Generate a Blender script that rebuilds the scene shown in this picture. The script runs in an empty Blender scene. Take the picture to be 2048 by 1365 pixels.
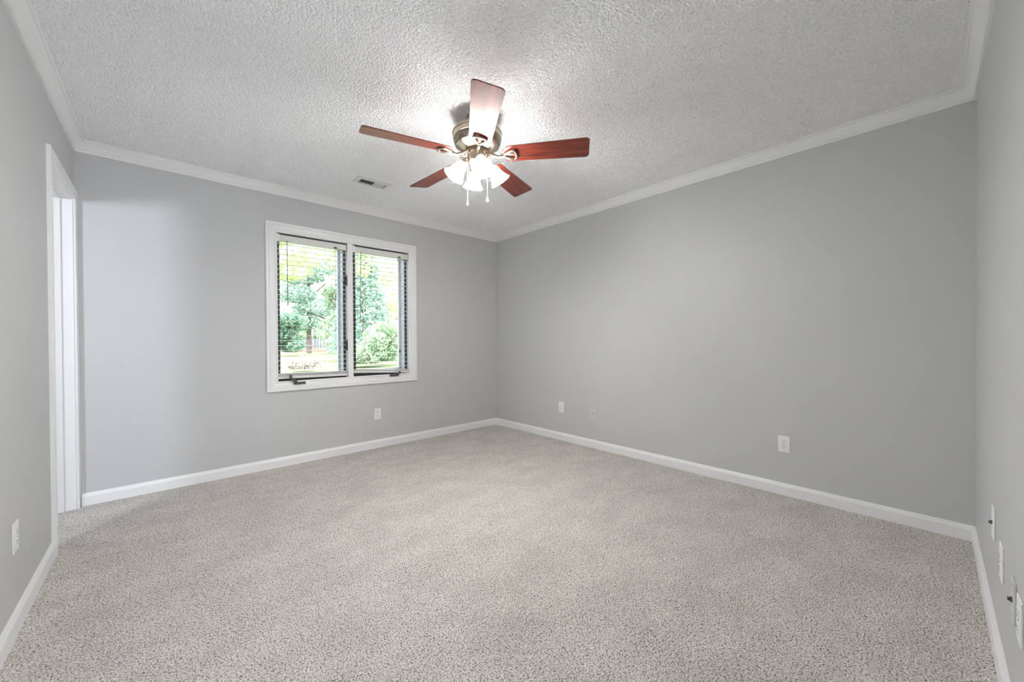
import bpy, math, random
import numpy as np
from mathutils import Vector, Matrix

S = bpy.context.scene
COL = S.collection

# ------------------------------------------------------------------ camera
W_PX, H_PX = 2048, 1365
F_PX, CY, YAW, PITCH, HC, ROLL = 768.14, 685.7, 0.8314, -0.0075, 1.0998, 0.0055
cam = bpy.data.cameras.new('camera')
cam.sensor_width = 36.0
cam.lens = F_PX / W_PX * 36.0
cam.shift_y = (CY - H_PX / 2) / W_PX
cam.clip_start, cam.clip_end = 0.01, 500
cam_o = bpy.data.objects.new('camera', cam)
fw = Vector((math.cos(YAW) * math.cos(PITCH), math.sin(YAW) * math.cos(PITCH), math.sin(PITCH)))
rt = Vector((math.sin(YAW), -math.cos(YAW), 0))
up = rt.cross(fw)
R = Matrix((rt, up, -fw)).transposed()
cam_o.matrix_world = Matrix.Translation((0, 0, HC)) @ (R @ Matrix.Rotation(-ROLL, 3, 'Z')).to_4x4()
COL.objects.link(cam_o)
S.camera = cam_o

# ------------------------------------------------------------------ sky, sun, exposure
S.view_settings.view_transform = 'Standard'
S.view_settings.look = 'None'
S.view_settings.exposure = 1.10
S.view_settings.gamma = 1.0
S.view_settings.use_curve_mapping = False
try:
    S.cycles.use_denoising = True
    S.cycles.denoiser = 'OPENIMAGEDENOISE'
    S.cycles.max_bounces = 12
    S.cycles.diffuse_bounces = 8
    S.cycles.transparent_max_bounces = 16
    S.cycles.sample_clamp_indirect = 6.0
except Exception:
    pass

LAMP_STRENGTH = 20.0
BULB_STRENGTH = 810.0
wd = bpy.data.worlds.new('sky')
S.world = wd
wd.use_nodes = True
def _sky():
    # hazy bright sky: paler near the horizon, brighter overhead
    n, l = wd.node_tree.nodes, wd.node_tree.links
    bg = n['Background']
    tc = n.new('ShaderNodeTexCoord'); sp = n.new('ShaderNodeSeparateXYZ')
    mr = n.new('ShaderNodeMapRange'); mr.interpolation_type = 'SMOOTHSTEP'
    mr.inputs['From Min'].default_value = 0.05; mr.inputs['From Max'].default_value = 0.7
    mr.inputs['To Min'].default_value = 1.25; mr.inputs['To Max'].default_value = 9.0
    l.new(tc.outputs['Generated'], sp.inputs[0]); l.new(sp.outputs['Z'], mr.inputs['Value'])
    l.new(mr.outputs[0], bg.inputs[1])
    bg.inputs[0].default_value = (0.84, 0.92, 1.0, 1)
_sky()

def light(name, kind, loc, energy, color, size=0.2, direction=None, size_y=None):
    l = bpy.data.lights.new(name, kind)
    l.energy, l.color = energy, color
    if kind == 'AREA':
        l.size = size
        if size_y:
            l.shape, l.size_y = 'RECTANGLE', size_y
    elif kind == 'SUN':
        l.angle = 0.01
    else:
        l.shadow_soft_size = size
    o = bpy.data.objects.new(name, l)
    o.location = loc
    if direction:
        o.rotation_euler = Vector(direction).to_track_quat('-Z', 'Y').to_euler()
    COL.objects.link(o)
    return o

light('sun', 'SUN', (0, -20, 30), 2.6, (1.0, 0.95, 0.86), direction=(0.35, 0.7, -0.62))
# the bright room beyond the doorway: its vanity light
light('vanity_light', 'AREA', (-1.75, 1.715, 1.77), 15.0, (0.84, 0.91, 1.0), 0.36, (1.25, 1.5, -0.15), 0.36)

light('hall_fill_light', 'AREA', (0.10, -2.3, 1.45), 25.0, (0.86, 0.93, 1.0), 0.9, (0, 1, 0), 1.2)  # unseen fill light added behind the camera to brighten the foreground

# room
X0, X1, Y0, Y1, HT = -0.4234, 3.219, -0.1554, 3.8399, 2.44
XA, YA0, YA1 = -2.6, 0.2, 3.84          # room beyond the door
WT = 0.115

# ------------------------------------------------------------------ mesh helpers
class MB:
    def __init__(self):
        self.v, self.f = [], []
    def add(self, vs, fs):
        b = len(self.v)
        self.v += [tuple(p) for p in vs]
        self.f += [tuple(b + i for i in f) for f in fs]
        return self
    def box(self, x0, x1, y0, y1, z0, z1, M=None):
        vs = [Vector(p) for p in ((x0,y0,z0),(x1,y0,z0),(x1,y1,z0),(x0,y1,z0),(x0,y0,z1),(x1,y0,z1),(x1,y1,z1),(x0,y1,z1))]
        if M: vs = [M @ p for p in vs]
        return self.add(vs, [(0,3,2,1),(4,5,6,7),(0,1,5,4),(1,2,6,5),(2,3,7,6),(3,0,4,7)])
    def lathe(self, prof, n=48, M=None, cap=True):
        vs, fs = [], []
        for r, z in prof:
            for k in range(n):
                a = 2 * math.pi * k / n
                vs.append(Vector((r * math.cos(a), r * math.sin(a), z)))
        for i in range(len(prof) - 1):
            for k in range(n):
                k2 = (k + 1) % n
                fs.append((i*n+k, i*n+k2, (i+1)*n+k2, (i+1)*n+k))
        if cap:
            fs.append(tuple(range(n))[::-1])
            fs.append(tuple((len(prof)-1)*n + k for k in range(n)))
        if M: vs = [M @ p for p in vs]
        return self.add(vs, fs)
    def tube(self, pts, r, n=10, closed=False):
        pts = [Vector(p) for p in pts]
        m = len(pts)
        rr = r if hasattr(r, '__len__') else [r] * m
        vs, fs = [], []
        prev = None
        for i, p in enumerate(pts):
            if closed:
                t = (pts[(i+1) % m] - pts[i-1]).normalized()
            else:
                t = (pts[min(i+1, m-1)] - pts[max(i-1, 0)]).normalized()
            if prev is None:
                a = Vector((0,0,1)) if abs(t.z) < 0.9 else Vector((1,0,0))
                u = t.cross(a).normalized()
            else:
                u = (prev - t * prev.dot(t)).normalized()
            prev = u
            w = t.cross(u)
            for k in range(n):
                an = 2 * math.pi * k / n
                vs.append(p + (u * math.cos(an) + w * math.sin(an)) * rr[i])
        segs = m if closed else m - 1
        for i in range(segs):
            j = (i + 1) % m
            for k in range(n):
                k2 = (k + 1) % n
                fs.append((i*n+k, i*n+k2, j*n+k2, j*n+k))
        if not closed:
            fs.append(tuple(range(n))[::-1])
            fs.append(tuple((m-1)*n + k for k in range(n)))
        return self.add(vs, fs)
    def prism(self, outline, z0, z1, M=None):
        n = len(outline)
        vs = [Vector((x, y, z0)) for x, y in outline] + [Vector((x, y, z1)) for x, y in outline]
        if M: vs = [M @ p for p in vs]
        fs = [tuple(range(n))[::-1], tuple(range(n, 2*n))] + [(i, (i+1) % n, n+(i+1) % n, n+i) for i in range(n)]
        return self.add(vs, fs)
    def frame(self, a0, a1, b0, b1, prof, to3, sides='LTRB'):
        """mitred frame round the rectangle a0..a1, b0..b1; prof = (outward u, thickness h)"""
        cs = [(-1,-1),(-1,1),(1,1),(1,-1)]           # L: 0-1, T: 1-2, R: 2-3, B: 3-0
        segs = [('L',0,1),('T',1,2),('R',2,3),('B',3,0)]
        n = len(prof)
        def pt(c, u, h, flatb=False):
            a = (a0 - u) if c[0] < 0 else (a1 + u)
            b = ((b0 - u) if c[1] < 0 else (b1 + u))
            if flatb and c[1] < 0: b = b0
            return to3(a, b, h)
        flat = 'B' not in sides
        for s, i, j in segs:
            if s not in sides: continue
            vs = [pt(cs[i], u, h, flat) for u, h in prof] + [pt(cs[j], u, h, flat) for u, h in prof]
            fs = [(k, (k+1) % n, n+(k+1) % n, n+k) for k in range(n)]
            if flat:
                fs += [tuple(range(n)), tuple(range(n, 2*n))[::-1]]
            self.add(vs, fs)
        return self
    def build(self, name, mat=None, parent=None, bevel=0, smooth=False, seg=2):
        me = bpy.data.meshes.new(name)
        me.from_pydata(self.v, [], self.f)
        import bmesh
        bm = bmesh.new(); bm.from_mesh(me)
        bmesh.ops.recalc_face_normals(bm, faces=bm.faces)
        bm.to_mesh(me); bm.free()
        o = bpy.data.objects.new(name, me)
        if mat: me.materials.append(mat)
        COL.objects.link(o)
        if parent: o.parent = parent
        if smooth:
            for p in me.polygons: p.use_smooth = True
            try:
                md = o.modifiers.new('edges', 'EDGE_SPLIT'); md.split_angle = math.radians(38)
            except Exception:
                pass
        if bevel:
            md = o.modifiers.new('bevel', 'BEVEL'); md.width = bevel; md.segments = seg; md.limit_method = 'ANGLE'
        return o

def tag(o, label, cat, group=None, kind=None):
    o['label'] = label; o['category'] = cat
    if group: o['group'] = group
    if kind: o['kind'] = kind
    return o
def struct(o, label=None, cat=None):
    o['kind'] = 'structure'
    if label: o['label'] = label
    if cat: o['category'] = cat
    return o
def empty(name, loc, rz=0.0):
    o = bpy.data.objects.new(name, None)
    o.empty_display_size = 0.05
    o.location = loc; o.rotation_euler = (0, 0, rz)
    COL.objects.link(o)
    return o

# ------------------------------------------------------------------ materials
def srgb(r, g, b):
    f = lambda c: (c/255/12.92 if c/255 <= 0.04045 else ((c/255+0.055)/1.055)**2.4)
    return (f(r), f(g), f(b), 1)
def mat(name, col, rough=0.5, metal=0.0, spec=0.5, coat=0.0, coat_r=0.1):
    m = bpy.data.materials.new(name); m.use_nodes = True
    b = m.node_tree.nodes['Principled BSDF']
    b.inputs['Base Color'].default_value = col if len(col) == 4 else (*col, 1)
    b.inputs['Roughness'].default_value = rough
    b.inputs['Metallic'].default_value = metal
    b.inputs['Specular IOR Level'].default_value = spec
    b.inputs['Coat Weight'].default_value = coat
    b.inputs['Coat Roughness'].default_value = coat_r
    return m
def nodes(m):
    return m.node_tree.nodes, m.node_tree.links, m.node_tree.nodes['Principled BSDF']
def coords(m, scale=(1,1,1), out='Object'):
    n, l, b = nodes(m)
    tc = n.new('ShaderNodeTexCoord'); mp = n.new('ShaderNodeMapping')
    mp.inputs['Scale'].default_value = scale
    l.new(tc.outputs[out], mp.inputs['Vector'])
    return mp.outputs['Vector']
def noise(m, vec, scale, detail=3, rough=0.5):
    n, l, b = nodes(m)
    t = n.new('ShaderNodeTexNoise')
    t.inputs['Scale'].default_value = scale; t.inputs['Detail'].default_value = detail
    t.inputs['Roughness'].default_value = rough
    l.new(vec, t.inputs['Vector'])
    return t.outputs['Fac']
def ramp(m, fac, stops):
    n, l, b = nodes(m)
    r = n.new('ShaderNodeValToRGB')
    e = r.color_ramp.elements
    e[0].position, e[0].color = stops[0]
    e[1].position, e[1].color = stops[-1]
    for p, c in stops[1:-1]:
        x = e.new(p); x.color = c
    l.new(fac, r.inputs['Fac'])
    return r.outputs['Color']
def bump(m, h, strength, dist):
    n, l, b = nodes(m)
    k = n.new('ShaderNodeBump')
    k.inputs['Strength'].default_value = strength; k.inputs['Distance'].default_value = dist
    l.new(h, k.inputs['Height']); l.new(k.outputs['Normal'], b.inputs['Normal'])
    return k

def displace(m, h, scale, mid):
    n, l, b = nodes(m)
    d = n.new('ShaderNodeDisplacement')
    d.inputs['Scale'].default_value = scale; d.inputs['Midlevel'].default_value = mid
    l.new(h, d.inputs['Height']); l.new(d.outputs[0], n['Material Output'].inputs['Displacement'])
    m.displacement_method = 'BOTH'
# wall paint: grey eggshell with faint roller texture
M_wall = mat('grey_wall_paint', (0.60, 0.602, 0.608), 0.5, spec=0.35)
bump(M_wall, noise(M_wall, coords(M_wall), 160, 2), 0.06, 0.002)
M_trim = mat('white_trim_paint', (0.90, 0.90, 0.90), 0.35, spec=0.4)
M_frame = mat('white_window_paint', (0.90, 0.90, 0.90), 0.3)

# popcorn ceiling
M_ceil = mat('popcorn_ceiling', (0.955, 0.96, 0.97), 0.95, spec=0.1)
def _ceil():
    n, l, b = nodes(M_ceil)
    v = coords(M_ceil)
    vo = n.new('ShaderNodeTexVoronoi'); vo.inputs['Scale'].default_value = 105
    nz = n.new('ShaderNodeTexNoise'); nz.inputs['Scale'].default_value = 120; nz.inputs['Detail'].default_value = 3
    l.new(v, vo.inputs['Vector']); l.new(v, nz.inputs['Vector'])
    mx = n.new('ShaderNodeMath'); mx.operation = 'MULTIPLY_ADD'
    l.new(nz.outputs['Fac'], mx.inputs[0]); mx.inputs[1].default_value = 1.5
    inv = n.new('ShaderNodeMath'); inv.operation = 'SUBTRACT'; inv.inputs[0].default_value = 0.6
    l.new(vo.outputs['Distance'], inv.inputs[1])
    l.new(inv.outputs[0], mx.inputs[2])
    displace(M_ceil, mx.outputs[0], 0.0057, 1.0)
_ceil()

# carpet
M_carpet = mat('beige_grey_carpet', (0.55, 0.51, 0.47), 1.0, spec=0.05)
def _carpet():
    n, l, b = nodes(M_carpet)
    v = coords(M_carpet)
    fine = noise(M_carpet, v, 175, 2, 0.6)
    fleck = ramp(M_carpet, fine, [(0.33, (0.13, 0.112, 0.098, 1)), (0.445, (0.60, 0.553, 0.505, 1)), (0.55, (0.83, 0.788, 0.738, 1)), (0.66, (0.95, 0.915, 0.875, 1))])
    big = noise(M_carpet, coords(M_carpet, (1.0, 1.6, 1)), 3.2, 4, 0.6)
    shade = ramp(M_carpet, big, [(0.36, (0.90, 0.90, 0.90, 1)), (0.62, (1.04, 1.04, 1.04, 1))])
    mx = n.new('ShaderNodeMix'); mx.data_type = 'RGBA'; mx.blend_type = 'MULTIPLY'
    mx.inputs[0].default_value = 1.0
    l.new(fleck, mx.inputs[6]); l.new(shade, mx.inputs[7])
    l.new(mx.outputs[2], b.inputs['Base Color'])
    b.inputs['Sheen Weight'].default_value = 0.15
    displace(M_carpet, noise(M_carpet, v, 150, 3, 0.65), 0.013, 0.55)
_carpet()

M_plate = mat('white_plastic', (0.90, 0.90, 0.90), 0.32)
M_plate_grey = mat('painted_plate', (0.64, 0.64, 0.645), 0.4)
M_dark = mat('dark_slot', (0.015, 0.015, 0.015), 0.6)
M_screw = mat('screw_metal', (0.6, 0.6, 0.6), 0.35, 0.9)
M_bronze = mat('dark_bronze_frame', srgb(62, 63, 70), 0.45)
M_sash = mat('pale_sash_paint', srgb(196, 202, 214), 0.4)
M_crank = mat('grey_bronze_hardware', srgb(96, 92, 86), 0.4, 0.4)
M_blind = mat('white_blind', (0.80, 0.79, 0.77), 0.35)
def _bl():
    n, l, b = nodes(M_blind)
    b.inputs['Subsurface Weight'].default_value = 0.0
_bl()
M_cord = mat('cord', (0.62, 0.60, 0.57), 0.7)
M_wand = mat('clear_wand', srgb(168, 158, 148), 0.25)
M_glass = bpy.data.materials.new('window_glass'); M_glass.use_nodes = True
def _glass():
    t = M_glass.node_tree; n, l = t.nodes, t.links
    n.clear()
    out = n.new('ShaderNodeOutputMaterial'); tr = n.new('ShaderNodeBsdfTransparent'); gl = n.new('ShaderNodeBsdfGlossy')
    mx = n.new('ShaderNodeMixShader'); fr = n.new('ShaderNodeFresnel'); fr.inputs['IOR'].default_value = 1.45
    tr.inputs[0].default_value = (0.97, 0.98, 0.98, 1); gl.inputs['Roughness'].default_value = 0.02
    l.new(fr.outputs[0], mx.inputs[0]); l.new(tr.outputs[0], mx.inputs[1]); l.new(gl.outputs[0], mx.inputs[2])
    l.new(mx.outputs[0], out.inputs[0])
_glass()
M_pewter = mat('brushed_pewter', srgb(172, 161, 147), 0.3, 1.0)
M_pewter_dark = mat('dark_pewter', srgb(120, 108, 92), 0.4, 1.0)
M_white_gloss = mat('white_pull', (0.85, 0.85, 0.85), 0.2)
M_vent = mat('vent_enamel', (0.77, 0.77, 0.77), 0.4)
M_shade = bpy.data.materials.new('lit_frosted_glass'); M_shade.use_nodes = True
def _sh():
    t = M_shade.node_tree; n, l = t.nodes, t.links
    b = n['Principled BSDF']
    b.inputs['Base Color'].default_value = (0.9, 0.9, 0.9, 1); b.inputs['Roughness'].default_value = 0.3
    b.inputs['Emission Color'].default_value = (1.0, 0.985, 0.965, 1)
    b.inputs['Emission Strength'].default_value = LAMP_STRENGTH
_sh()
M_wood = mat('rosewood_blade', srgb(140, 58, 40), 0.38, spec=0.35, coat=0.22, coat_r=0.36)
M_wood.node_tree.nodes['Principled BSDF'].inputs['Specular Tint'].default_value = (1.0, 0.72, 0.64, 1)
M_wood.node_tree.nodes['Principled BSDF'].inputs['Specular IOR Level'].default_value = 0.6
def _wood():
    n, l, b = nodes(M_wood)
    v = coords(M_wood, (2.2, 34, 34))
    g = noise(M_wood, v, 1.6, 6, 0.62)
    c = ramp(M_wood, g, [(0.30, srgb(56, 20, 14)), (0.50, srgb(118, 46, 31)), (0.70, srgb(156, 70, 48))])
    l.new(c, b.inputs['Base Color'])
_wood()

# ------------------------------------------------------------------ room shell
def sheet(name, x0, x1, y0, y1, z, cell, m_, flip, levels):
    nx, ny = max(1, round((x1 - x0) / cell)), max(1, round((y1 - y0) / cell))
    vs = [(x0 + (x1 - x0) * i / nx, y0 + (y1 - y0) * j / ny, z) for j in range(ny + 1) for i in range(nx + 1)]
    fs = []
    for j in range(ny):
        for i in range(nx):
            q = j * (nx + 1) + i
            f = (q, q + 1, q + nx + 2, q + nx + 1)
            fs.append(f[::-1] if flip else f)
    me = bpy.data.meshes.new(name); me.from_pydata(vs, [], fs); me.materials.append(m_)
    o = bpy.data.objects.new(name, me); COL.objects.link(o)
    md = o.modifiers.new('pile', 'SUBSURF'); md.subdivision_type = 'SIMPLE'
    md.levels = 0; md.render_levels = levels
    return o
fl = sheet('floor', XA, X1 + 0.1, -0.3, Y1 + 0.05, 0.0, 0.066, M_carpet, False, 4)
struct(fl, 'beige grey flecked cut pile carpet over the whole floor', 'floor')
ce = sheet('ceiling', XA - 0.1, X1 + 0.1, -0.3, Y1 + 0.1, HT, 0.066, M_ceil, True, 4)
struct(ce, 'white popcorn textured ceiling', 'ceiling')
struct(MB().box(XA - 0.3, X1 + 0.4, -0.6, Y1 + 0.6, HT + 0.06, HT + 0.16).build('light_block_roof', M_trim), 'unseen slab added above the ceiling to block outside light', 'light_block_roof')  # added slab stops outside light leaking onto the ceiling
struct(MB().box(XA - 0.1, X1 + 0.1, -0.3, Y1 + 0.05, -0.12, -0.03).build('floor_slab', M_trim), 'slab under the carpet', 'floor')  # unseen slab added below the carpet, likewise to keep light out
# window opening (inside the jambs) and door opening
WX0, WX1, WZ0, WZ1 = 0.742, 1.989, 0.742, 2.048
JT = 0.018
m = MB(); t = 0.22
m.box(X0 - 0.2, WX0 - JT, Y1, Y1 + t, -0.4, HT + 0.05)
m.box(WX1 + JT, X1 + 0.12, Y1, Y1 + t, -0.4, HT + 0.05)
m.box(WX0 - JT, WX1 + JT, Y1, Y1 + t, -0.4, WZ0 - JT)
m.box(WX0 - JT, WX1 + JT, Y1, Y1 + t, WZ1 + JT, HT + 0.05)
struct(m.build('wall_north', M_wall), 'grey painted wall with the window', 'wall')
struct(MB().box(X1, X1 + 0.12, Y0 - 0.1, Y1, -0.4, HT + 0.05).build('wall_east', M_wall), 'long blank grey wall right of the far corner', 'wall')
# near wall: unseen doorway and hall, added to let in fill light
HX0, HX1, DZ = -0.33, 0.50, 2.035
m = MB()
m.box(X0 - WT, HX0 - JT, Y0 - 0.12, Y0, -0.4, HT + 0.05)
m.box(HX1 + JT, X1, Y0 - 0.12, Y0, -0.4, HT + 0.05)
m.box(HX0 - JT, HX1 + JT, Y0 - 0.12, Y0, DZ + JT, HT + 0.05)
struct(m.build('wall_south', M_wall), 'grey wall at the right edge carrying four wall plates', 'wall')
struct(MB().box(-1.1, 1.3, -2.5, Y0 - 0.10, -0.06, 0.0).build('floor_fill_hall', M_carpet), 'floor of the unseen added hall', 'floor')
struct(MB().box(-1.1, 1.3, -2.5, Y0 - 0.12, HT, HT + 0.1).build('ceiling_fill_hall', M_trim), 'ceiling of the unseen added hall', 'ceiling')
m = MB()
m.box(-1.2, -1.1, -2.5, Y0 - 0.12, -0.06, HT + 0.1)
m.box(1.3, 1.4, -2.5, Y0 - 0.12, -0.06, HT + 0.1)
m.box(-1.2, 1.4, -2.6, -2.5, -0.06, HT + 0.1)
m.box(-1.2, X0 - WT, Y0 - 0.12, Y0, -0.06, HT + 0.1)
struct(m.build('wall_fill_hall', M_wall), 'walls of the unseen added hall', 'wall')
DY0, DY1 = 3.090, 3.790
m = MB()
m.box(X0 - WT, X0, Y0, DY0 - JT, 0, HT + 0.05)
m.box(X0 - WT, X0, DY1 + JT, Y1, 0, HT + 0.05)
m.box(X0 - WT, X0, DY0 - JT, DY1 + JT, DZ + JT, HT + 0.05)
struct(m.build('wall_west', M_wall), 'grey wall at the left edge with the doorway', 'wall')
# the room beyond the doorway
struct(MB().box(XA - 0.1, XA, YA0 - 0.1, Y1 + 0.16, 0, HT).build('wall_beyond_west', M_wall))
struct(MB().box(XA, X0 - WT, YA0 - 0.1, YA0, 0, HT).build('wall_beyond_south', M_wall))
struct(MB().box(XA, X0 - 0.2, Y1, Y1 + 0.16, 0, HT).build('wall_beyond_north', M_wall))

# crown and baseboards, one object per wall, mitred in the corners
crown = [(0, -0.074), (0.012, -0.074), (0.014, -0.069), (0.012, -0.064), (0.008, -0.062), (0.008, -0.058), (0.015, -0.056), (0.018, -0.050), (0.024, -0.043),
         (0.031, -0.032), (0.042, -0.020), (0.046, -0.016), (0.046, -0.013), (0.053, -0.013), (0.055, -0.007), (0.059, -0.006), (0.059, 0.0), (0, 0.0)]
base = [(0, 0), (0.014, 0), (0.014, 0.060), (0.012, 0.066), (0.009, 0.071), (0.0065, 0.079), (0.004, 0.083), (0, 0.083)]
def run(name, prof, zoff, p, q, inward, mit0=1, mit1=1, label=None, cat=None, m_=M_trim):
    p, q, w = Vector(p), Vector(q), Vector(inward)
    d = (q - p).normalized(); n = len(prof)
    vs = [(*(p + d * u * mit0 + w * u), z + zoff) for u, z in prof] + [(*(q - d * u * mit1 + w * u), z + zoff) for u, z in prof]
    fs = [(k, (k+1) % n, n+(k+1) % n, n+k) for k in range(n)] + [tuple(range(n)), tuple(range(n, 2*n))]
    return struct(MB().add(vs, fs).build(name, m_), label, cat)
run('trim_1', crown, HT, (X0, Y1), (X1, Y1), (0, -1), label='white crown moulding above the window wall', cat='crown moulding')
run('trim_2', crown, HT, (X1, Y1), (X1, Y0), (-1, 0), label='white crown moulding above the long blank wall', cat='crown moulding')
run('trim_3', crown, HT, (X1, Y0), (X0, Y0), (0, 1), label='white crown moulding at the upper right edge', cat='crown moulding')
run('trim_4', crown, HT, (X0, Y0), (X0, Y1), (1, 0), label='white crown moulding at the upper left edge', cat='crown moulding')
run('baseboard_north', base, 0, (X0 + 0.018, Y1), (X1, Y1), (0, -1), 0, 1, 'white baseboard below the window', 'baseboard')
run('baseboard_east', base, 0, (X1, Y1), (X1, Y0), (-1, 0), 1, 1, 'white baseboard along the long blank wall', 'baseboard')
run('baseboard_south', base, 0, (X1, Y0), (HX1 + 0.072, Y0), (0, 1), 1, 0, 'white baseboard along the wall of four plates', 'baseboard')
run('baseboard_west', base, 0, (X0, Y0), (X0, DY0 - 0.072), (1, 0), 1, 0, 'white baseboard running up to the door casing', 'baseboard')

# ------------------------------------------------------------------ doorway
casing = [(0.006, 0), (0.006, 0.010), (0.010, 0.014), (0.016, 0.014), (0.019, 0.010), (0.024, 0.011), (0.030, 0.0125), (0.055, 0.0165), (0.066, 0.0165), (0.070, 0.014), (0.070, 0)]
door = struct(MB().frame(DY0, DY1, 0, DZ, [(0, 0), (JT, 0), (JT, WT), (0, WT)], lambda a, b, h: (X0 - h, a, b), 'LTR').build('door_1', M_trim),
              'white trimmed open doorway in the left wall', 'doorway')
MB().frame(DY0, DY1, 0, DZ, casing, lambda a, b, h: (X0 + h, a, b), 'LTR').build('casing', M_trim, door)
MB().frame(DY0, DY1, 0, DZ, [(-0.011, 0.052), (-0.011, 0.086), (0.002, 0.086), (0.002, 0.052)], lambda a, b, h: (X0 - h, a, b), 'LTR').build('door_stop', M_trim, door)

d2 = struct(MB().frame(HX0, HX1, 0, DZ, [(0, 0), (JT, 0), (JT, 0.12), (0, 0.12)], lambda a, b, h: (a, Y0 - h, b), 'LTR').build('door_added', M_trim), 'white trimmed unseen doorway added for fill light', 'doorway')  # unseen opening added so the hall fill light reaches the room
MB().frame(HX0, HX1, 0, DZ, casing, lambda a, b, h: (a, Y0 + h, b), 'LTR').build('casing', M_trim, d2)

# ------------------------------------------------------------------ window
T3 = lambda a, b, h: (a, Y1 - h, b)
wcas = [(-0.004, 0), (-0.004, 0.008), (0.003, 0.012), (0.008, 0.012), (0.011, 0.009), (0.018, 0.010), (0.026, 0.014), (0.055, 0.018), (0.060, 0.015), (0.064, 0.019), (0.078, 0.020), (0.083, 0.017), (0.083, 0)]
JD = 0.20
win = struct(MB().frame(WX0, WX1, WZ0, WZ1, [(0, -JD), (0, 0), (JT, 0), (JT, -JD)], T3).build('window_1', M_frame),
             'white cased double casement window in the grey wall', 'window')
MB().frame(WX0, WX1, WZ0, WZ1, wcas, T3).build('casing', M_frame, win)
MX0, MX1 = 1.340, 1.391
MB().box(MX0, MX1, Y1 - 0.006, Y1 + JD, WZ0, WZ1).build('mullion', M_frame, win, 0.003)
for bx0, bx1, li in ((WX0, MX0, 0.034), (MX1, WX1, 0.046)):
    # dark bronze outer frame, paler sash inside it, then the pane
    fr = MB().frame(bx0 + li, bx1 - 0.022, WZ0 + 0.034, WZ1 - 0.022, [(0, -0.056), (0, -0.072), (0.050, -0.072), (0.050, -0.056)], T3).build('window_frame', M_bronze, win, 0.002)
    MB().frame(bx0 + li - 0.0005, bx1 - 0.0215, WZ0 + 0.0335, WZ1 - 0.0215, [(0, -0.072), (0, -0.215), (0.0495, -0.215), (0.0495, -0.072)], T3).build('frame_liner', M_sash, fr, 0.001)
    sa = MB().frame(bx0 + li + 0.016, bx1 - 0.036, WZ0 + 0.056, WZ1 - 0.040, [(0, -0.165), (0, -0.205), (0.022, -0.205), (0.022, -0.165)], T3).build('sash', M_sash, win, 0.002)
    MB().box(bx0 + li + 0.013, bx1 - 0.033, Y1 + 0.183, Y1 + 0.188, WZ0 + 0.053, WZ1 - 0.037).build('pane', M_glass, sa)
# sash locks on the right jamb of the left bay
for z in (1.665, 1.035):
    k = MB()
    k.box(MX0 - 0.010, MX0 + 0.002, Y1 + 0.010, Y1 + 0.030, z, z + 0.075)
    k.box(MX0 - 0.016, MX0, Y1 + 0.004, Y1 + 0.012, z - 0.030, z + 0.052)
    k.box(MX0 - 0.030, MX0 - 0.004, Y1 + 0.026, Y1 + 0.062, z + 0.006, z + 0.056)
    k.build('sash_lock', M_bronze, win, 0.002)
# crank handles on the sill
def crank(x, flip):
    s = -1 if flip else 1
    zs = WZ0 - (0.019 if flip else 0.030)
    b = MB()
    out = [(-0.042, -0.010), (0.046, -0.010), (0.054, -0.002), (0.054, 0.010), (-0.036, 0.012), (-0.046, 0.004)]
    b.prism([(x + s * u, Y1 - 0.018 + v) for u, v in out], zs, zs + 0.022)
    h = b.build('crank_handle', M_crank, win, 0.003)
    a = MB()
    if not flip:
        a.tube([(x - 0.026, Y1 - 0.020, zs + 0.010), (x - 0.028, Y1 - 0.028, zs + 0.030), (x - 0.050, Y1 - 0.030, zs + 0.046), (x - 0.062, Y1 - 0.030, zs + 0.054), (x - 0.070, Y1 - 0.030, zs + 0.066), (x - 0.070, Y1 - 0.030, zs + 0.084)],
               [0.013, 0.013, 0.012, 0.011, 0.010, 0.009], 10)
        a.lathe([(0.002, 0.072), (0.009, 0.074), (0.011, 0.080), (0.010, 0.088), (0.003, 0.091)], 12, Matrix.Translation((x - 0.070, Y1 - 0.030, zs)))
    else:
        a.tube([(x + 0.026, Y1 - 0.020, zs + 0.010), (x + 0.032, Y1 - 0.028, zs + 0.024), (x + 0.044, Y1 - 0.030, zs + 0.034), (x + 0.050, Y1 - 0.030, zs + 0.046)], [0.013, 0.013, 0.012, 0.010], 10)
        a.lathe([(0.002, 0.036), (0.009, 0.038), (0.011, 0.044), (0.010, 0.050), (0.003, 0.053)], 12, Matrix.Translation((x + 0.052, Y1 - 0.030, zs)))
    a.build('crank_arm', M_crank, h, smooth=True)
crank(0.906, False)
crank(1.812, True)

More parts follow.
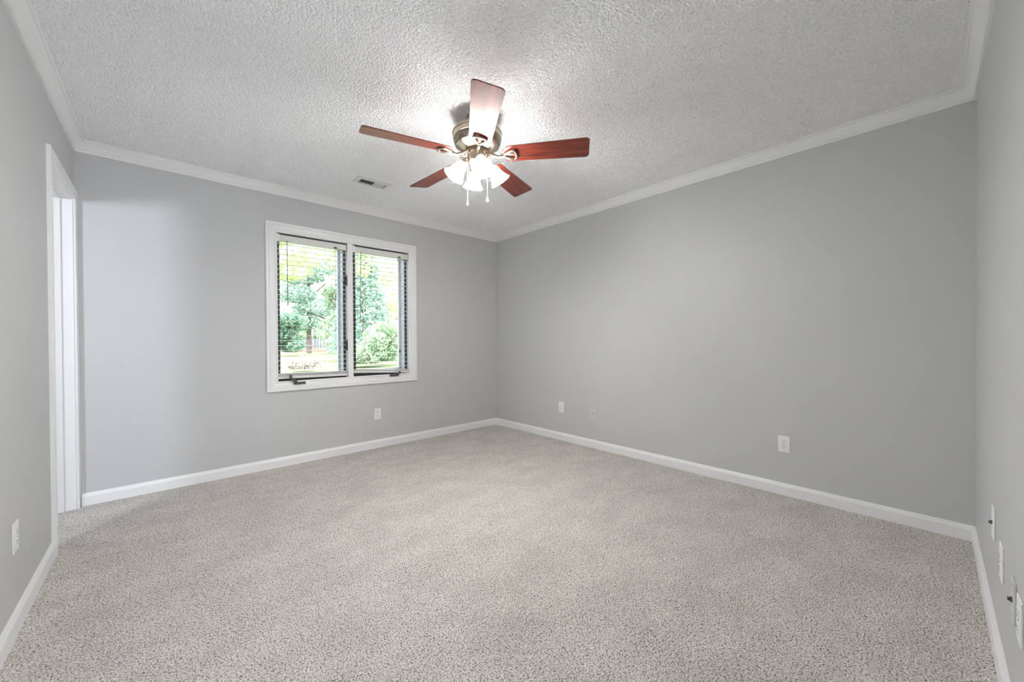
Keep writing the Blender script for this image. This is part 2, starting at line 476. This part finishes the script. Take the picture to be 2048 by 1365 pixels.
# ------------------------------------------------------------------ blinds
def blind(bx0, bx1, tilt, label, gap, wand_len, wand_lean, dx):
    e = empty('window_blind', ((bx0 + bx1) / 2 + dx, Y1 + 0.030, WZ0))
    tag(e, label, 'blind', 'white blinds in the window')
    w = (bx1 - bx0) / 2 - 0.006
    top = WZ1 - WZ0
    MB().box(-w, w, -0.028, 0.026, top - 0.072, top - 0.018).build('head_rail', M_blind, e, 0.003)
    # the bracket at the left end and the dark lift cord lock at the right
    MB().box(-w - 0.004, -w + 0.018, -0.031, 0.020, top - 0.078, top - 0.012).build('bracket', M_plate, e, 0.002)
    MB().box(w - 0.118, w - 0.088, -0.0295, -0.026, top - 0.068, top - 0.056).build('cord_lock', M_dark, e, 0.001)
    n, sp = 26, 0.0448
    m_ = MB()
    zt = top - 0.094
    rng = random.Random(3 if tilt < 0.03 else 5)
    for i in range(n):
        z = zt - i * sp
        if z < 0.078 + gap: break
        k = 1.0 - i / n
        M = Matrix.Translation((0, 0, z)) @ Matrix.Rotation(tilt * (i / n) ** 6, 4, 'Y') @ Matrix.Rotation(math.radians(1.0) + rng.uniform(-0.01, 0.01), 4, 'X')
        m_.box(-w + 0.002, w - 0.002, -0.022, 0.022, -0.0011, 0.0011, M)
    # the spare slats lie stacked on the bottom rail
    for i in range(5 if tilt < 0.03 else 3):
        M = Matrix.Translation((0, 0, 0.037 + gap + i * 0.0052)) @ Matrix.Rotation(tilt, 4, 'Y')
        m_.box(-w + 0.002, w - 0.002, -0.024, 0.024, -0.0013, 0.0013, M)
    m_.build('slats', M_blind, e)
    M = Matrix.Translation((0, 0, 0.022 + gap)) @ Matrix.Rotation(tilt, 4, 'Y')
    MB().box(-w, w, -0.026, 0.026, -0.011, 0.011, M).build('bottom_rail', M_blind, e, 0.003)
    for sx in (-w + 0.115, w - 0.105):
        c = MB()
        for yy in (-0.0262, 0.0262):
            c.tube([(sx, yy, top - 0.070), (sx, yy, 0.02)], 0.0009, 6)
        c.tube([(sx + 0.012, 0.0, top - 0.070), (sx + 0.012, 0.0, 0.02)], 0.0008, 6)
        c.build('ladder_cord', M_cord, e)
    wx = -w + 0.075
    a = MB().tube([(wx, -0.032, top - 0.062), (wx, -0.034, top - 0.075), (wx + wand_lean * 0.5, -0.036, top - 0.075 - wand_len / 2), (wx + wand_lean, -0.034, top - 0.075 - wand_len)], [0.0025, 0.0042, 0.0042, 0.0046], 8)
    a.build('tilt_wand', M_wand, e, smooth=True)
    lx = w - 0.103
    ll = 0.33 if tilt < 0.03 else 0.98
    a = MB().tube([(lx, -0.031, top - 0.066), (lx, -0.032, top - 0.066 - ll)], 0.0014, 6)
    a.tube([(lx - 0.008, -0.031, top - 0.066), (lx - 0.003, -0.032, top - 0.066 - ll)], 0.0014, 6)
    lc = a.build('lift_cord', M_cord, e)
    MB().lathe([(0.002, 0.0), (0.008, -0.008), (0.010, -0.026), (0.006, -0.034)], 12, Matrix.Translation((lx - 0.001, -0.032, top - 0.066 - ll))).build('tassel', M_plate if tilt < 0.03 else M_crank, lc, smooth=True)
    return e
blind(WX0, MX0, math.radians(0.7), 'white slatted blind in the left half of the window, its slats hanging level', 0.010, 0.56, 0.003, 0.0)
blind(MX1, WX1, math.radians(3.0), 'white slatted blind in the right half of the window, bottom rail hanging crooked', 0.012, 0.70, -0.014, 0.0)

# ------------------------------------------------------------------ wall plates
PW, PH = 0.070, 0.115
def plate_mesh(w=PW, h=PH, t=0.0055):
    return MB().prism([(-w/2, -h/2), (w/2, -h/2), (w/2, h/2), (-w/2, h/2)], 0, t)
def wall_place(o, x, y, z, facing):
    """local z points off the wall, local y up"""
    f = Vector(facing); u = Vector((0, 0, 1)); r_ = u.cross(f)
    o.matrix_world = Matrix.Translation((x, y, z)) @ Matrix((r_, u, f)).transposed().to_4x4()
def outlet(x, y, z, facing, label):
    e = empty('wall_outlet', (0, 0, 0))
    wall_place(e, x, y, z, facing)
    tag(e, label, 'outlet', 'duplex outlets on the walls')
    plate_mesh().build('cover_plate', M_plate, e, 0.002)
    for s in (1, -1):
        o = []
        for k in range(24):
            a = 2 * math.pi * k / 24
            o.append((max(-0.0155, min(0.0155, 0.0172 * math.cos(a))) , s * 0.0195 + max(-0.0135, min(0.0135, 0.0172 * math.sin(a)))))
        r_ = MB().prism(o, 0.003, 0.0078).build('receptacle', M_plate, e, 0.0006)
        k = MB()
        k.box(-0.0073, -0.0053, s*0.0195 + 0.000, s*0.0195 + 0.0085, 0.006, 0.0081)
        k.box(0.0053, 0.0073, s*0.0195 + 0.001, s*0.0195 + 0.0080, 0.006, 0.0081)
        k.prism([(0.0026 * math.cos(2*math.pi*i/12), s*0.0195 - 0.006 + 0.0026 * math.sin(2*math.pi*i/12)) for i in range(12)], 0.006, 0.0081)
        k.build('slots', M_dark, r_)
    MB().lathe([(0.003, 0.004), (0.003, 0.0066), (0.0015, 0.007)], 12).build('screw', M_screw, e, smooth=True)
    return e
def cable_plate(x, y, z, facing, label, m_=M_plate, plug=0.0, hole=True):
    e = empty('cable_plate', (0, 0, 0))
    wall_place(e, x, y, z, facing)
    tag(e, label, 'wall plate', 'cable plates on the walls')
    plate_mesh().build('cover_plate', m_, e, 0.002)
    if plug:
        c = MB().lathe([(0.0075, 0.003), (0.0075, 0.009), (0.0048, 0.009), (0.0048, plug), (0.002, plug)], 16)
        for i in range(4):
            c.lathe([(0.0054, 0.0095 + i * 0.0012), (0.0054, 0.0101 + i * 0.0012)], 16)
        c.build('coaxial_connector', M_dark if False else M_pewter_dark, e, smooth=True)
    elif hole:
        MB().lathe([(0.0048, 0.004), (0.0048, 0.0085), (0.002, 0.0085)], 16).build('jack', M_dark, e, smooth=True)
    for s in (1, -1):
        MB().lathe([(0.003, 0.004), (0.003, 0.0063), (0.0015, 0.0067)], 12, Matrix.Translation((0, s * 0.042, 0))).build('screw', m_, e, smooth=True)
    return e
outlet(1.629, Y1, 0.348, (0, -1, 0), 'white duplex outlet on the wall under the right half of the window')
outlet(X1, 2.733, 0.361, (-1, 0, 0), 'small white duplex outlet on the long blank wall nearest the far corner')
outlet(X1, 0.703, 0.357, (-1, 0, 0), 'white duplex outlet alone on the right part of the long blank wall')
outlet(X0, 2.365, 0.356, (1, 0, 0), 'white duplex outlet on the left wall before the doorway')
cable_plate(X1, 2.319, 0.350, (-1, 0, 0), 'grey painted cable plate with one dark hole on the long blank wall', M_plate_grey)
cable_plate(2.285, Y0, 0.408, (0, 1, 0), 'white cable plate with dark connector on the right wall, nearest the corner', plug=0.014)
outlet(2.030, Y0, 0.360, (0, 1, 0), 'white outlet on the right wall, second plate out from the corner')
cable_plate(1.748, Y0, 0.366, (0, 1, 0), 'painted cable plate with dark connector, third plate on the right wall', M_plate_grey, plug=0.014)
outlet(1.632, Y0, 0.366, (0, 1, 0), 'white outlet lowest at the right edge of the photo')

# ------------------------------------------------------------------ ceiling vent
v = empty('ceiling_vent', (1.338, 3.214, HT))
tag(v, 'white metal air vent with dark louvres set in the popcorn ceiling', 'vent')
MB().frame(-0.112, 0.108, -0.042, 0.042, [(0, -0.003), (0, -0.009), (0.004, -0.009), (0.033, -0.004), (0.035, 0.001), (0, 0.001)], lambda a, b, h: (a, b, h)).build('frame', M_vent, v)
MB().box(-0.113, 0.109, -0.043, 0.043, -0.0012, -0.0004).build('dark_backing', M_dark, v)  # flat black plate stands in for the shade behind the louvres
lv = MB()
for i in range(16):
    x = -0.104 + i * 0.0131
    ang = math.radians(-45 if i < 9 else 40)
    lv.box(-0.0042, 0.0042, -0.042, 0.042, -0.0005, 0.0005, Matrix.Translation((x, 0, -0.0055)) @ Matrix.Rotation(ang, 4, 'Y'))
lv.box(0.006, 0.013, -0.042, 0.042, -0.009, -0.004)
lv.build('louvres', M_vent, v)

# ------------------------------------------------------------------ ceiling fan
FX, FY = 1.420, 1.858
fan = empty('ceiling_fan', (FX, FY, HT))
tag(fan, 'five bladed wood and pewter ceiling fan with four lit glass shades', 'ceiling fan')
def z_(z): return z - HT
MB().lathe([(0.002, z_(2.352)), (0.030, z_(2.352)), (0.034, z_(2.362)), (0.036, z_(2.375)), (0.050, z_(2.383)), (0.058, z_(2.40)), (0.064, z_(2.425)), (0.066, HT - HT), (0.002, 0)], 48).build('canopy', M_pewter, fan, smooth=True)
MB().lathe([(0.020, z_(2.224)), (0.086, z_(2.246)), (0.110, z_(2.258)), (0.130, z_(2.272)), (0.140, z_(2.285)), (0.143, z_(2.298)), (0.138, z_(2.304)), (0.1395, z_(2.308)), (0.1455, z_(2.311)), (0.1465, z_(2.336)), (0.150, z_(2.340)), (0.150, z_(2.347)), (0.143, z_(2.352)), (0.036, z_(2.360)), (0.02, z_(2.360))], 64).build('motor_housing', M_pewter, fan, smooth=True)
# vent slots in the lower tier of the housing
for k in range(10):
    a = 2 * math.pi * (k + 0.5) / 10
    MB().box(-0.001, 0.003, -0.016, 0.016, -0.003, 0.003, Matrix.Rotation(a, 4, 'Z') @ Matrix.Translation((0.129, 0, z_(2.272))) @ Matrix.Rotation(math.radians(42), 4, 'Y')).build('cooling_slot', M_dark, fan)
MB().lathe([(0.072, z_(2.228)), (0.074, z_(2.232)), (0.074, z_(2.240)), (0.070, z_(2.246))], 48).build('flywheel', M_pewter_dark, fan, smooth=True)
MB().lathe([(0.004, z_(2.150)), (0.020, z_(2.152)), (0.045, z_(2.160)), (0.058, z_(2.172)), (0.061, z_(2.184)), (0.061, z_(2.216)), (0.057, z_(2.224)), (0.057, z_(2.230)), (0.02, z_(2.230))], 48).build('switch_housing', M_pewter, fan, smooth=True)

ZB = 2.212
def blade_outline():
    r0, r1, w0, w1 = 0.165, 0.664, 0.128, 0.156
    pts = []
    def arc(cx, cy, r, a0, a1, n):
        for i in range(n + 1):
            a = math.radians(a0 + (a1 - a0) * i / n)
            pts.append((cx + r * math.cos(a), cy + r * math.sin(a)))
    arc(r0 + 0.045, -w0/2 + 0.045, 0.045, 180, 270, 8)
    arc(r1 - 0.022, -w1/2 + 0.022, 0.022, 270, 360, 6)
    arc(r1 - 0.022, w1/2 - 0.022, 0.022, 0, 90, 6)
    arc(r0 + 0.045, w0/2 - 0.045, 0.045, 90, 180, 8)
    return pts
blade_me = MB().prism(blade_outline(), -0.0028, 0.0028).build('blade', M_wood, None, 0.0012)
# bracket: an arm from the flywheel that opens into a triangular loop under the blade
def bracket_mb():
    b = MB()
    b.tube([(0.060, 0, 0.016), (0.080, 0, 0.010), (0.105, 0, -0.008), (0.130, 0, -0.018), (0.158, 0, -0.016)], [0.010, 0.011, 0.010, 0.009, 0.009], 12)
    lp = []
    for (x, y) in ((0.158, 0.0), (0.180, 0.015), (0.205, 0.031), (0.218, 0.038), (0.229, 0.036), (0.236, 0.022), (0.239, 0.0),
                   (0.236, -0.022), (0.229, -0.036), (0.218, -0.038), (0.205, -0.031), (0.180, -0.015)):
        lp.append((x, y, -0.011))
    b.tube(lp, 0.0075, 10, True)
    b.box(0.150, 0.236, -0.006, 0.006, -0.008, -0.003)
    return b
br_me = bracket_mb().build('blade_bracket', M_pewter, None, smooth=True)
PITCH_B = math.radians(-13.0)
for i in range(5):
    a = math.radians(21.0 + 72 * i)
    bl = blade_me if i == 0 else blade_me.copy()
    if i: COL.objects.link(bl)
    bl.parent = fan
    bl.matrix_local = Matrix.Translation((0, 0, z_(ZB))) @ Matrix.Rotation(a, 4, 'Z') @ Matrix.Rotation(PITCH_B, 4, 'X')
    bk = br_me if i == 0 else br_me.copy()
    if i: COL.objects.link(bk)
    bk.parent = bl
    bk.matrix_local = Matrix.Rotation(-PITCH_B * 0.15, 4, 'X')

# light kit: arm with socket cup, bell shade, bulb
def shade_mb():
    pr = [(0.024, 0.000), (0.027, -0.008), (0.031, -0.022), (0.036, -0.040), (0.042, -0.060), (0.049, -0.078), (0.057, -0.094), (0.064, -0.104)]
    inner = [(r - 0.003, z) for r, z in pr][::-1]
    return MB().lathe(pr + inner, 40, cap=False)
shade0 = shade_mb().build('lamp_shade', M_shade, None, smooth=True)
M_bulb = M_shade.copy(); M_bulb.name = 'lit_bulb'
M_bulb.node_tree.nodes['Principled BSDF'].inputs['Emission Strength'].default_value = BULB_STRENGTH
bulb0 = MB().lathe([(0.002, -0.075), (0.014, -0.071), (0.020, -0.060), (0.020, -0.050), (0.012, -0.032), (0.010, -0.012), (0.010, 0.0)], 20).build('bulb', M_bulb, None, smooth=True)
arm0 = None
TILT = math.radians(34)
for k in range(4):
    a = math.radians(-127.4 + 12.0 + 90 * k)
    if arm0 is None:
        b = MB().tube([(0.040, 0, z_(2.176)), (0.058, 0, z_(2.184)), (0.074, 0, z_(2.184)), (0.084, 0, z_(2.170))], [0.011, 0.010, 0.010, 0.012], 12)
        b.lathe([(0.010, 0.022), (0.022, 0.018), (0.0265, 0.008), (0.0275, -0.008), (0.024, -0.008), (0.01, -0.004)], 28,
                Matrix.Translation((0.086, 0, z_(2.160))) @ Matrix.Rotation(-TILT, 4, 'Y'))
        arm = arm0 = b.build('lamp_holder', M_pewter, fan, smooth=True)
        sh, bu = shade0, bulb0
    else:
        arm = arm0.copy(); sh = shade0.copy(); bu = bulb0.copy()
        for o in (arm, sh, bu): COL.objects.link(o)
    arm.parent = fan; arm.rotation_euler = (0, 0, a)
    for o in (sh, bu):
        o.parent = arm
        o.matrix_local = Matrix.Translation((0.086, 0, z_(2.160))) @ Matrix.Rotation(-TILT, 4, 'Y')
# pull chains
cr = Vector((math.sin(YAW), -math.cos(YAW), 0))
cf = Vector((math.cos(YAW), math.sin(YAW), 0))
for off, fo, ze, nm in ((-0.060, -0.005, 1.940, 'long'), (0.060, -0.02, 1.958, 'round')):
    p = cr * off + cf * fo
    ch = MB().tube([(p.x * 0.75, p.y * 0.75, z_(2.178)), (p.x, p.y, z_(2.172)), (p.x, p.y, z_(ze))], 0.0016, 6).build('pull_chain', M_white_gloss, fan)
    if nm == 'long':
        pr = [(0.0015, 0.004), (0.003, 0.0), (0.0045, -0.010), (0.006, -0.022), (0.0058, -0.028), (0.003, -0.031)]
    else:
        pr = [(0.0015, 0.004), (0.003, 0.0), (0.006, -0.012), (0.0095, -0.022), (0.0095, -0.029), (0.005, -0.036)]
    MB().lathe(pr, 16, Matrix.Translation((p.x, p.y, z_(ze)))).build('pull_fob', M_white_gloss, ch, smooth=True)

# ------------------------------------------------------------------ outdoors
GZ = -0.25
M_grass = mat('sunlit_lawn', srgb(150, 168, 110), 1.0, spec=0.05)
def _grass():
    n, l, b = nodes(M_grass)
    c = ramp(M_grass, noise(M_grass, coords(M_grass), 1.2, 6, 0.7), [(0.3, srgb(84, 96, 62)), (0.7, srgb(108, 114, 82))])
    l.new(c, b.inputs['Base Color'])
_grass()
lawn = MB().box(-60, 160, Y1 + 0.24, 190, GZ - 0.2, GZ).build('lawn', M_grass)
tag(lawn, 'pale sunlit lawn outside the window', 'lawn', kind='stuff')
M_mulch = mat('brown_mulch', srgb(88, 64, 52), 1.0, spec=0.05)
M_bark = mat('bark', srgb(92, 82, 76), 0.9)
M_fence = mat('weathered_fence', srgb(74, 77, 86), 0.8)
def leafmat(name, a, b_):
    a = tuple(c * 0.72 for c in a[:3]) + (1,); b_ = tuple(c * 0.88 for c in b_[:3]) + (1,)
    m_ = mat(name, a, 0.7, spec=0.15)
    n, l, b = nodes(m_)
    oi = n.new('ShaderNodeNewGeometry')
    c = ramp(m_, oi.outputs['Random Per Island'], [(0.0, a), (1.0, b_)])
    l.new(c, b.inputs['Base Color'])
    tr = n.new('ShaderNodeBsdfTranslucent'); mx = n.new('ShaderNodeMixShader'); mx.inputs[0].default_value = 0.35
    l.new(c, tr.inputs[0])
    out = n['Material Output']
    l.new(b.outputs[0], mx.inputs[1]); l.new(tr.outputs[0], mx.inputs[2]); l.new(mx.outputs[0], out.inputs[0])
    return m_
def leaves(blobs, n, size, seed, flat=0.5):
    """blobs: (centre, radii, weight); random leaf quads near the blobs' surfaces"""
    rng = np.random.default_rng(seed)
    wts = np.array([b[2] for b in blobs], float); wts /= wts.sum()
    idx = rng.choice(len(blobs), n, p=wts)
    cen = np.array([b[0] for b in blobs])[idx]; rad = np.array([b[1] for b in blobs])[idx]
    d = rng.normal(size=(n, 3)); d /= np.linalg.norm(d, axis=1)[:, None]
    r = rng.uniform(0.35, 1.0, n) ** 0.5
    p = cen + d * rad * r[:, None]
    u = rng.normal(size=(n, 3)); u /= np.linalg.norm(u, axis=1)[:, None]
    w = rng.normal(size=(n, 3)); w -= (w * u).sum(1)[:, None] * u; w /= np.linalg.norm(w, axis=1)[:, None]
    s = size * rng.uniform(0.6, 1.4, n)[:, None]
    p[:, 2] = np.maximum(p[:, 2], 0.05 + size * 2.0)
    vs = np.stack([p - u * s, p + w * s * flat, p + u * s, p - w * s * flat], 1).reshape(-1, 3)
    me = bpy.data.meshes.new('foliage')
    me.from_pydata(vs.tolist(), [], np.arange(4 * n).reshape(-1, 4).tolist())
    return me
def tree(name, base, blobs, n, size, m_, label, cat, seed, trunk=None, branches=(), group='trees and bushes beyond the lawn'):
    e = empty(name, base)
    tag(e, label, cat, group)
    me = leaves(blobs, n, size, seed); me.materials.append(m_)
    o = bpy.data.objects.new('foliage', me); COL.objects.link(o); o.parent = e
    if trunk:
        MB().tube([(0, 0, 0.02), (0, 0, 0.5), (trunk[0] * 0.05, 0, trunk[1] * 0.4), (trunk[0] * 0.1, 0.1, trunk[1])], [trunk[0], trunk[0] * 0.95, trunk[0] * 0.8, trunk[0] * 0.45], 10).build('trunk', M_bark, e, smooth=True)
    for b in branches:
        MB().tube(b[0], b[1], 8).build('branch', M_bark, e, smooth=True)
    return e
G_yel = leafmat('yellow_green_leaves', srgb(158, 188, 112), srgb(212, 220, 160))
G_mid = leafmat('mid_green_leaves', srgb(120, 152, 118), srgb(186, 200, 166))
G_dark = leafmat('deep_green_leaves', srgb(96, 132, 112), srgb(146, 176, 148))
G_blue = leafmat('blue_green_needles', srgb(114, 148, 130), srgb(176, 198, 182))
G_gold = leafmat('golden_green_leaves', srgb(200, 206, 150), srgb(234, 232, 196))
G_dry = leafmat('dry_pale_flowers', srgb(138, 124, 114), srgb(214, 204, 196))

# direction helper for planting: bearing of a photo column seen from where the camera stands
def spot(px, dist):
    a = (px - 1024) / F_PX
    d = Vector((math.sin(YAW) * a + math.cos(YAW), -math.cos(YAW) * a + math.sin(YAW), 0))
    p = d * dist
    return (p.x, p.y, GZ)
def blobs_cloud(seed, n, spread, zc, zr, r):
    rg = random.Random(seed)
    return [((rg.uniform(-1, 1) * spread, rg.uniform(-1, 1) * spread, zc + rg.uniform(-1, 1) * zr), (r * rg.uniform(.7, 1.3), r * rg.uniform(.7, 1.3), r * rg.uniform(.5, .9)), 1.0) for _ in range(n)]

tree('deciduous_tree', spot(505, 15), [((b[0][0] + 1.0, b[0][1] - 1.1, b[0][2]), b[1], 1) for b in blobs_cloud(1, 18, 2.2, 5.7, 1.5, 0.85)], 4200, 0.11, G_yel, 'bright yellow green tree overhanging the top of the left window half', 'tree', 1, (0.16, 5.0),
     [([(0, 0, 3.2), (0.9, 0.2, 4.2), (1.8, 0.3, 4.7)], [0.07, 0.05, 0.02])])
tree('pine_tree', spot(618, 42), [((rx, 0, z), (2.6, 2.2, 1.0), 1) for z, rx in ((3.4, -1.2), (5.0, 1.0), (6.4, -1.6), (8.4, -0.8), (9.6, 0.8))], 5200, 0.20, G_blue, 'loose blue green pine with sky gaps behind the fence', 'tree', 2, (0.28, 10.0),
     [([(0, 0, 4.5), (1.5, 0, 3.9), (3.2, 0, 3.0)], [0.12, 0.09, 0.05]), ([(0, 0, 6.0), (1.8, 0, 7.8), (2.6, 0, 7.2)], [0.10, 0.07, 0.04])])
tree('evergreen_bush', spot(570, 34), blobs_cloud(3, 14, 0.9, 2.0, 1.5, 0.8), 5200, 0.15, G_dark, 'deep green bush low at the left window edge', 'bush', 3)
tree('leafy_tree', spot(688, 40), blobs_cloud(4, 20, 1.3, 4.4, 3.4, 1.2), 8000, 0.17, G_mid, 'full green tree right of the fence in the left window half', 'tree', 4, (0.2, 5.0))
tree('leafy_tree', spot(630, 84), blobs_cloud(12, 22, 7.0, 4.6, 3.6, 2.6), 6000, 0.32, G_mid, 'distant green tree above the far fence', 'tree', 12, (0.3, 4.0))
tree('conifer', spot(728, 26), [((0, 0, 0.8 + k * 0.62), (2.5 - 0.17 * k, 2.5 - 0.17 * k, 0.5), 1.5 - 0.07 * k) for k in range(13)], 9000, 0.13, G_blue, 'tall feathery blue green conifer in the right window half', 'tree', 5, (0.16, 8.0))
tree('golden_tree', spot(800, 34), blobs_cloud(6, 20, 2.2, 4.8, 3.4, 1.3), 6000, 0.17, G_gold, 'sunlit golden green tree at the right window edge', 'tree', 6, (0.2, 5.5))
tree('evergreen_bush', spot(756, 20), blobs_cloud(7, 14, 1.1, 1.1, 0.8, 0.75), 5200, 0.10, G_mid, 'rounded grey green bush on the lawn in the right window half', 'bush', 7)
tree('leafy_tree', spot(860, 60), blobs_cloud(8, 20, 8.0, 4.0, 3.2, 2.4), 5000, 0.3, G_gold, 'far pale green tree behind the golden tree', 'tree', 8, (0.3, 4.0))
tree('leafy_tree', spot(745, 125), blobs_cloud(9, 20, 7.0, 4.0, 3.2, 2.4), 5000, 0.3, G_mid, 'far green tree line behind the conifer', 'tree', 9, (0.3, 4.0))
tree('flowering_shrub', spot(592, 17), blobs_cloud(10, 12, 0.75, 0.35, 0.25, 0.30), 2600, 0.045, G_dry, 'pale dry flowering shrub on the lawn low in the left window half', 'shrub', 10)
# grey board fence
fx, fy, _ = spot(629, 62)
fe = empty('board_fence', (fx, fy, GZ)); fe.rotation_euler = (0, 0, YAW - math.pi / 2)
tag(fe, 'grey board fence far beyond the lawn', 'fence')
for i in range(9):
    b = MB().box(-2.0 + i * 0.48, -1.72 + i * 0.48, -0.02, 0.02, 0, 1.75 + (i % 2) * 0.05).build('board', M_fence, fe)
for z in (0.5, 1.4):
    MB().box(-2.1, 2.2, 0.02, 0.07, z, z + 0.1).build('rail', M_fence, fe)
mu = MB().lathe([(7.0, 0.0), (6.5, 0.10), (4.0, 0.2), (0.5, 0.25)], 40, Matrix.Translation(Vector(spot(632, 53)))).build('mulch_bed', M_mulch)
tag(mu, 'brown mulch bed along the foot of the fence', 'mulch', kind='stuff')
